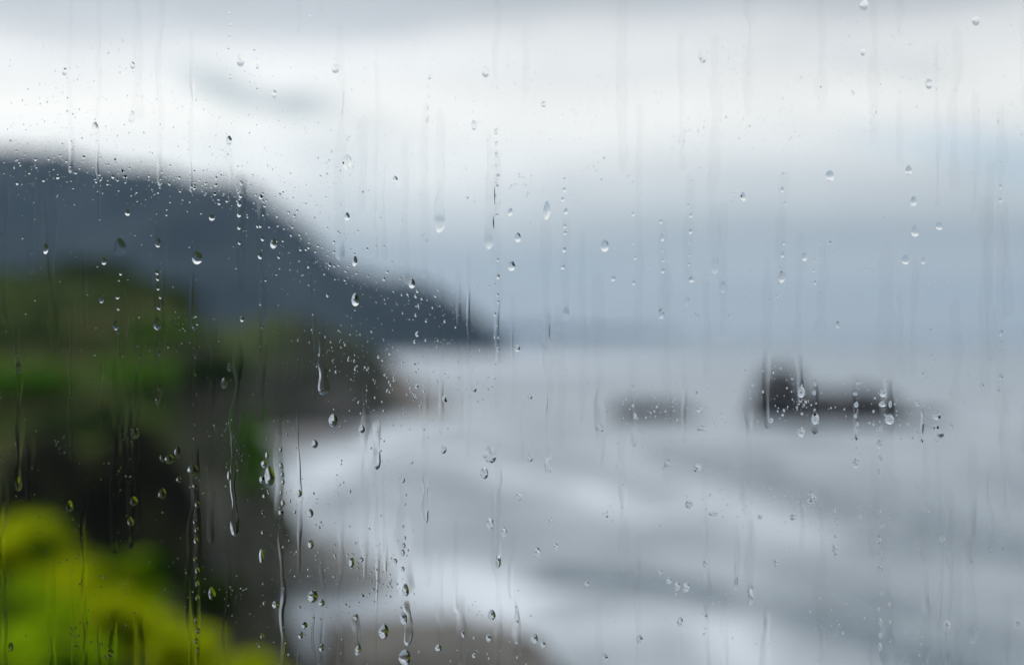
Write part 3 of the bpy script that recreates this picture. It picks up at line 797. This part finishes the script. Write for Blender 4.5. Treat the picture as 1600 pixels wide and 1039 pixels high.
# beads left behind by runnels: one column each
BEADS = [
    ('bead column at the top, left of the torn cloud scrap', 355, [17, 35, 51, 71, 117], 2.0),
    ('bead column at the top, right of the torn cloud scrap', 396, [40, 73, 87, 101], 1.8),
    ('bead column in the white sky, above the long clear runnel', 669, [117, 132, 147, 165, 185], 2.5),
    ('bead column down the middle of the pane over the haze bank', 775, [203, 222, 239, 257, 274, 290, 305, 318, 335, 405, 431, 444, 460, 471, 490, 508, 526, 546, 569, 592], 2.3),
    ('bead column running onto the dark hill under its crest', 372, [285, 305, 317, 334, 354, 378, 498], 3.0),
    ('bead column down the right flank of the dark hill', 405, [306, 352, 372, 399, 475, 511, 541], 2.4),
    ('bead column over the headland top, second from left', 243, [425, 434, 450, 463, 479, 545, 552, 567, 607, 627], 2.6),
    ('bead column over the headland top, leftmost', 181, [426, 437, 463, 481, 518], 2.4),
    ('bead column over the headland slope, right of its middle', 301, [493, 512, 543, 557, 586, 617, 632, 665, 687], 2.4),
    ('bead column over the headland slope, in its middle', 212, [495, 539, 557, 567, 583], 2.0),
    ('bead column over the bushes at the bottom left', 303, [761, 790, 817, 830, 847, 876, 894, 915, 937, 972, 989, 1005, 1019], 2.7),
    ('bead column in the haze bank beside the middle runnel', 882, [278, 295, 310, 329, 352, 363, 389, 416], 2.7),
    ('bead column in the haze bank, middle right', 1037, [345, 390, 406, 422], 2.3),
    ('bead column in the haze bank above the low flat rock', 992, [321, 333, 378, 402, 441, 604, 635, 651], 2.2),
    ('bead column in the haze bank, left of the tall stack', 1080, [281, 300, 320, 335, 360, 378, 398, 412], 2.2),
    ('bead column in the haze bank above the tall stack', 1227, [271, 295, 316, 336, 358, 379, 397], 2.4),
    ('bead column close to the right edge of the pane', 1569, [187, 234, 253, 271, 290, 311, 520, 535, 548, 611], 2.7),
    ('bead column across the gap between stack and long rock', 1277, [407, 422, 441, 600, 614, 631], 2.3),
    ('bead column across the middle of the long sea rock', 1342, [598, 616, 633, 651, 664, 682, 702], 2.5),
    ('bead column below the right end of the long sea rock', 1380, [671, 717, 739, 823, 869, 891, 931, 955, 996], 2.8),
    ('bead column over the lower right water, thin outer one', 1393, [739, 780, 812, 868, 893, 914, 947, 975, 1006], 2.1),
    ('bead column along the edge of the near cliff', 437, [704, 729, 743, 755, 772, 788, 803], 2.8),
    ('bead column left of the near cliff edge', 407, [777, 803, 834, 915, 945, 997], 2.8),
    ('bead column over the rock spit of the far headland', 648, [462, 478, 492, 522, 534, 569, 604, 620], 2.3),
    ('bead column over the foam at the lower middle', 630, [752, 775, 790, 825, 843, 855, 866, 892], 2.8),
    ('bead column over the right end of the bottom ledge', 808, [952, 975, 1007, 1031], 2.4),
    ('bead column in the swell at the lower right', 1309, [800, 840], 3.0),
]
bm = [drop_mesh(PX, PX * (1.25 + 0.1 * k), 0.25, 900 + k, seg=14, rings=4) for k in range(5)]
bf = [drop_mesh(PX, PX * (1.25 + 0.1 * k), 0.16, 900 + k, seg=14, rings=4) for k in range(5)]
kb = 0
for phrase, bx_, ys_, r in BEADS:
    for kk, y in enumerate(ys_):
        X, Z = on_pane(bx_ + random.uniform(-2.8, 2.8), y)
        o = obj('water_bead', (bf if bx_ < 420 and y > 500 else bm)[kb % 5], M_WATER, label=f'{ORD[kk]} bead down in the ' + phrase.replace('bead column', 'column'), cat='water bead', group='beads of the ' + phrase, loc=(X, OUT_Y + 0.0003, Z))
        s = r * random.uniform(0.5, 1.4); o.scale = (s, s, s); kb += 1

# runnels: wet tracks with a swollen end: (photo x top, y top, x bottom, y bottom, half width, relief mm, end swell, label)
def trail_mesh(x0, y0, x1, y1, w, relief, swell, seed):
    g = np.random.default_rng(seed)
    L = (y1 - y0); n = max(24, int(L / 3.0)); nu = 11
    t = np.linspace(0, 1, n)
    q = t * L / 60.0
    cx = x0 + (x1 - x0) * sstep(0.2, 0.5, t) + (4.0 * fbm(q * 0.7, np.zeros(n), 3, seed % 50 + 3)) * np.sqrt(np.sin(np.pi * t))
    ends = np.minimum(1, np.sqrt(np.clip(t * L / (1.2 * w), 0.0, 1))) * np.sqrt(np.clip(1 - np.clip((t * L - (L - 2.2 * w)) / (2.2 * w), 0, 1) ** 2, 0, 1))
    hw = w * (1 + 0.45 * fbm(q * 1.4, np.full(n, 5.0), 2, seed % 50)) * np.maximum(ends, 0.02)
    thick = 0.6 * relief * (1 + 0.8 * fbm(q * 1.5, np.full(n, 9.0), 2, seed % 50 + 11))
    thick = np.maximum(thick, 0.1 * relief) * sstep(0, 0.3, t)
    thick = thick + (0.9 if swell >= 0.28 else 0.55) * swell * np.exp(-((t * L - (L - 1.7 * w)) / (1.5 * w)) ** 2)
    thick = np.maximum(thick, 0.02 * relief) * np.maximum(ends, 0.02)
    u = np.linspace(-1, 1, nu)
    V, F = [], []
    for i in range(n):
        for uu in u:
            V.append(((cx[i] - x0 + uu * hw[i]) * PX, min(thick[i], 0.24) * 1e-3 * (1 - uu * uu) ** (0.8 if swell >= 0.28 else 1.6) + 2e-5, -t[i] * L * PX))
    for i in range(n - 1):
        for j in range(nu - 1):
            a = i * nu + j
            F.append((a, a + nu, a + nu + 1, a + 1)[::-1])
    nd = len(F)
    b = len(V)
    for i in range(n):
        V.append((V[i * nu][0], 0, V[i * nu][2])); V.append((V[i * nu + nu - 1][0], 0, V[i * nu + nu - 1][2]))
    for i in range(n - 1):                               # flat back against the glass and hair-thin rims
        a = b + 2 * i
        F.append((a, a + 2, a + 3, a + 1))
        F.append((a, i * nu, (i + 1) * nu, a + 2)); F.append((a + 1, a + 3, (i + 1) * nu + nu - 1, i * nu + nu - 1))
    F.append((b, b + 1, *[nu - 1 - j for j in range(nu)])); e = (n - 1) * nu
    F.append((b + 2 * n - 1, b + 2 * n - 2, *[e + j for j in range(nu)]))
    me = bpy.data.meshes.new('runnel'); me.from_pydata(V, [], F)
    me.polygons.foreach_set('use_smooth', [k < nd for k in range(len(F))]); me.update()
    return sharpen(me)
TRAILS = [
    (687, 165, 685, 363, 7, .10, .35, 'long clear runnel in the white sky ending in a heavy tip'),
    (762, 200, 763, 389, 6.5, .09, .25, 'runnel ending in a tip above the haze bank, right of the heaviest sky runnel'),
    (886, 330, 886, 502, 6.5, .07, .22, 'runnel ending in the haze bank over the sea horizon'),
    (855, 330, 857, 742, 6.5, .08, .30, 'very long runnel down the middle of the pane to the breakers'),
    (368, 490, 363, 841, 6.5, .08, .35, 'long runnel over the headland ending in a pointed tip at the boulders'),
    (502, 520, 502, 618, 10, .16, .35, 'short broad runnel with a bright rim beside the headland top'),
    (587, 655, 587, 736, 8, .10, .35, 'short runnel ending beside the rock spit of the far headland'),
    (664, 740, 664, 820, 5, .12, .30, 'short thin runnel over the breakers in the lower middle'),
    (779, 690, 778, 890, 4.5, .10, .30, 'thin runnel feeding the drops over the lower middle breakers'),
    (1120, 50, 1120, 428, 7, .06, .28, 'long faint runnel with a pointed tip in the haze bank'),
    (1150, 820, 1152, 925, 5, .07, .22, 'left one of the twin runnels at the lower right'),
    (1174, 815, 1174, 949, 7, .08, .32, 'right one of the twin runnels at the lower right'),
    (1450, 700, 1450, 1050, 7, .09, .05, 'long straight runnel over the lower right water'),
    (436, 808, 438, 1050, 4.0, .10, .05, 'thin bright runnel down the edge of the near cliff'),
    (1446, 640, 1446, 694, 4, .14, .25, 'short runnel at the right end of the rock group'),
    (634, 940, 634, 1013, 6, .25, .35, 'runnel dripping to a bright point before the bottom ledge'),
    (22, 500, 22, 770, 5.5, .07, .15, 'dark runnel along the left edge over the headland'),
    (242, 350, 242, 640, 6, .06, .08, 'runnel through the second bead column over the headland'),
    (181, 440, 183, 560, 8, .06, .08, 'broad faint runnel over the headland top'),
    (372, 265, 372, 470, 8, .08, .08, 'runnel crossing the crest of the dark hill'),
    (405, 290, 405, 660, 5.5, .06, .05, 'narrow runnel down the right flank of the dark hill'),
    (65, 300, 65, 396, 5, .05, .15, 'short runnel on the dark hill near the left edge'),
    (1390, 380, 1390, 1050, 13, .05, .05, 'widest faint runnel crossing the right end of the long rock'),
    (1342, 580, 1342, 690, 6, .06, .08, 'runnel across the middle of the long sea rock'),
    (1277, 590, 1277, 680, 7, .06, .06, 'runnel across the gap between stack and long rock'),
    (1545, 300, 1545, 620, 8, .05, .05, 'faint runnel second in from the right edge'),
    (1570, 160, 1570, 700, 7, .05, .05, 'faint runnel closest to the right edge'),
    (1487, 760, 1487, 1050, 6, .05, .06, 'faint runnel through the dark swell by the lower right edge'),
    (1525, 690, 1525, 1010, 8, .05, .06, 'broad faint runnel over the lower right corner'),
    (777, 230, 776, 640, 5, .045, .05, 'faint runnel holding the bead column in the middle'),
    (1037, 340, 1037, 500, 7, .045, .08, 'faint runnel ending over the horizon left of the rocks'),
    (1080, 270, 1080, 445, 6, .045, .10, 'faint runnel in the haze bank left of the tall stack'),
    (1227, 265, 1226, 442, 7, .045, .10, 'faint runnel in the haze bank above the tall stack'),
    (200, 590, 200, 860, 6, .06, .06, 'runnel crossing the black gully'),
    (303, 600, 303, 1050, 6, .06, .06, 'runnel through the bead column over the bushes'),
    (630, 740, 631, 934, 10, .07, .08, 'broad runnel through the foam above the bottom ledge'),
    (720, 930, 722, 1050, 7, .06, .06, 'runnel over the middle of the bottom rock ledge'),
    (808, 930, 808, 1050, 6, .07, .06, 'runnel over the right end of the bottom rock ledge'),
    (553, 960, 556, 1028, 6, .09, .2, 'runnel over the left end of the bottom rock ledge'),
    (992, 560, 992, 700, 7, .05, .05, 'runnel crossing the low flat sea rock'),
]
for i, (x0, y0, x1, y1, w, rel, sw, lb) in enumerate(TRAILS):
    X, Z = on_pane(x0, y0)
    obj('runnel', trail_mesh(x0, y0, x1, y1, w, rel, sw, 500 + i), M_WATER, label=lb, cat='runnel', group='water runnels on the window', loc=(X, OUT_Y, Z))

# faint wet streaks, too many and too faint to count, on the room side of the glass
def streaks():
    g = np.random.default_rng(31)
    V, F, S = [], [], []
    x = -1500.0
    while x < 3100:
        w = g.uniform(3, 10); x += w * 1.6 + g.exponential(9)
        y = g.uniform(-250, 500)
        while y < 1200:
            L = g.uniform(90, 420)
            me = trail_mesh(x, y, x + g.uniform(-3, 3), y + L, w * 0.8, g.uniform(.014, .042), 0.012, int(g.integers(0, 5000)))
            nv = len(me.vertices); co = np.zeros(nv * 3); me.vertices.foreach_get('co', co); co = co.reshape(-1, 3)
            X, Z = on_pane(x, y); b = len(V)
            V += [(X + p[0], PANE_Y - 0.0001 - p[1], Z + p[2]) for p in co]
            for p in me.polygons:
                F.append(tuple(i + b for i in p.vertices)[::-1]); S.append(p.use_smooth)
            bpy.data.meshes.remove(me)
            y += L + g.uniform(40, 500)
        x += w * 1.6
    me = bpy.data.meshes.new('wet_streaks'); me.from_pydata(V, [], F)
    me.polygons.foreach_set('use_smooth', S); me.update()
    return sharpen(me)
obj('wet_streaks', streaks(), M_WATER, kind='stuff', label='faint vertical wet streaks all over the pane', cat='wet streaks')

# fine spray: thousands of specks nobody could count
def spray():
    g = np.random.default_rng(77)
    P = []
    def add(n, x0, x1, y0, y1, r0, r1):
        for _ in range(n):
            P.append((g.uniform(x0, x1), g.uniform(y0, y1), r0 + (r1 - r0) * g.random() ** 3))
    add(2600, -300, 1900, -250, 1290, 0.5, 1.5)
    add(1500, 0, 1600, 0, 320, 0.5, 1.2)
    def line(n, pts, spread, r0, r1):
        pts = np.array(pts, float)
        for _ in range(n):
            t = g.random() * (len(pts) - 1); i = int(t); f = t - i
            p = pts[i] * (1 - f) + pts[min(i + 1, len(pts) - 1)] * f
            P.append((p[0] + g.normal() * spread, p[1] + g.normal() * spread, r0 + (r1 - r0) * g.random() ** 2.5))
    line(190, [(0, 255), (120, 265), (250, 285), (380, 300)], 16, 0.7, 2.6)
    line(260, [(380, 300), (470, 360), (560, 430), (700, 500)], 26, 0.6, 2.2)
    line(200, [(520, 540), (600, 590), (690, 640)], 32, 0.6, 2.0)
    line(170, [(1190, 610), (1230, 590), (1280, 640), (1400, 640), (1470, 650)], 28, 0.6, 2.2)
    line(110, [(960, 640), (1100, 640)], 22, 0.6, 1.8)
    line(160, [(450, 760), (500, 900), (470, 1020)], 34, 0.6, 2.2)
    line(120, [(540, 880), (600, 900), (560, 960)], 26, 0.6, 2.0)
    line(90, [(1100, 760), (1180, 790), (1300, 800)], 22, 0.6, 1.7)
    line(90, [(80, 870), (160, 900), (240, 960)], 40, 0.6, 1.8)
    line(110, [(1100, 950), (1250, 980), (1330, 985)], 24, 0.6, 1.6)
    for _ in range(110):
        cx, cy, s = g.uniform(0, 1600), g.uniform(0, 1039), g.uniform(6, 22)
        for _k in range(int(g.integers(6, 22))):
            P.append((cx + g.normal() * s, cy + g.normal() * s * 1.3, 0.55 + 1.3 * g.random() ** 3))
    # the rain goes on over the rest of the pane, past the edges of the picture
    out = 0
    while out < 1500:
        x, y = g.uniform(-1500, 3100), g.uniform(-800, 1840)
        if -20 < x < 1620 and -20 < y < 1060: continue
        P.append((x, y, 0.6 + 6.0 * g.random() ** 4)); out += 1
    V, F, SM = [], [], []
    for k, (x, y, r) in enumerate(P):
        X, Z = on_pane(x, y)
        v, f = drop_arrays(r * PX, r * PX * g.uniform(1.0, 1.5), g.uniform(0.2, 0.3), k, seg=8, rings=3, tear=0.1, wob=0.08)
        b = len(V)
        V += [(a + X, c + OUT_Y + 0.0003, e + Z) for a, c, e in v]
        F += [tuple(i + b for i in q) for q in f]; SM += [q < len(f) - 9 for q in range(len(f))]
    me = bpy.data.meshes.new('fine_spray'); me.from_pydata(V, [], F)
    me.polygons.foreach_set('use_smooth', SM); me.update()
    return sharpen(me)
obj('fine_spray', spray(), M_WATER, kind='stuff', label='fine specks of rain scattered over the pane', cat='spray')
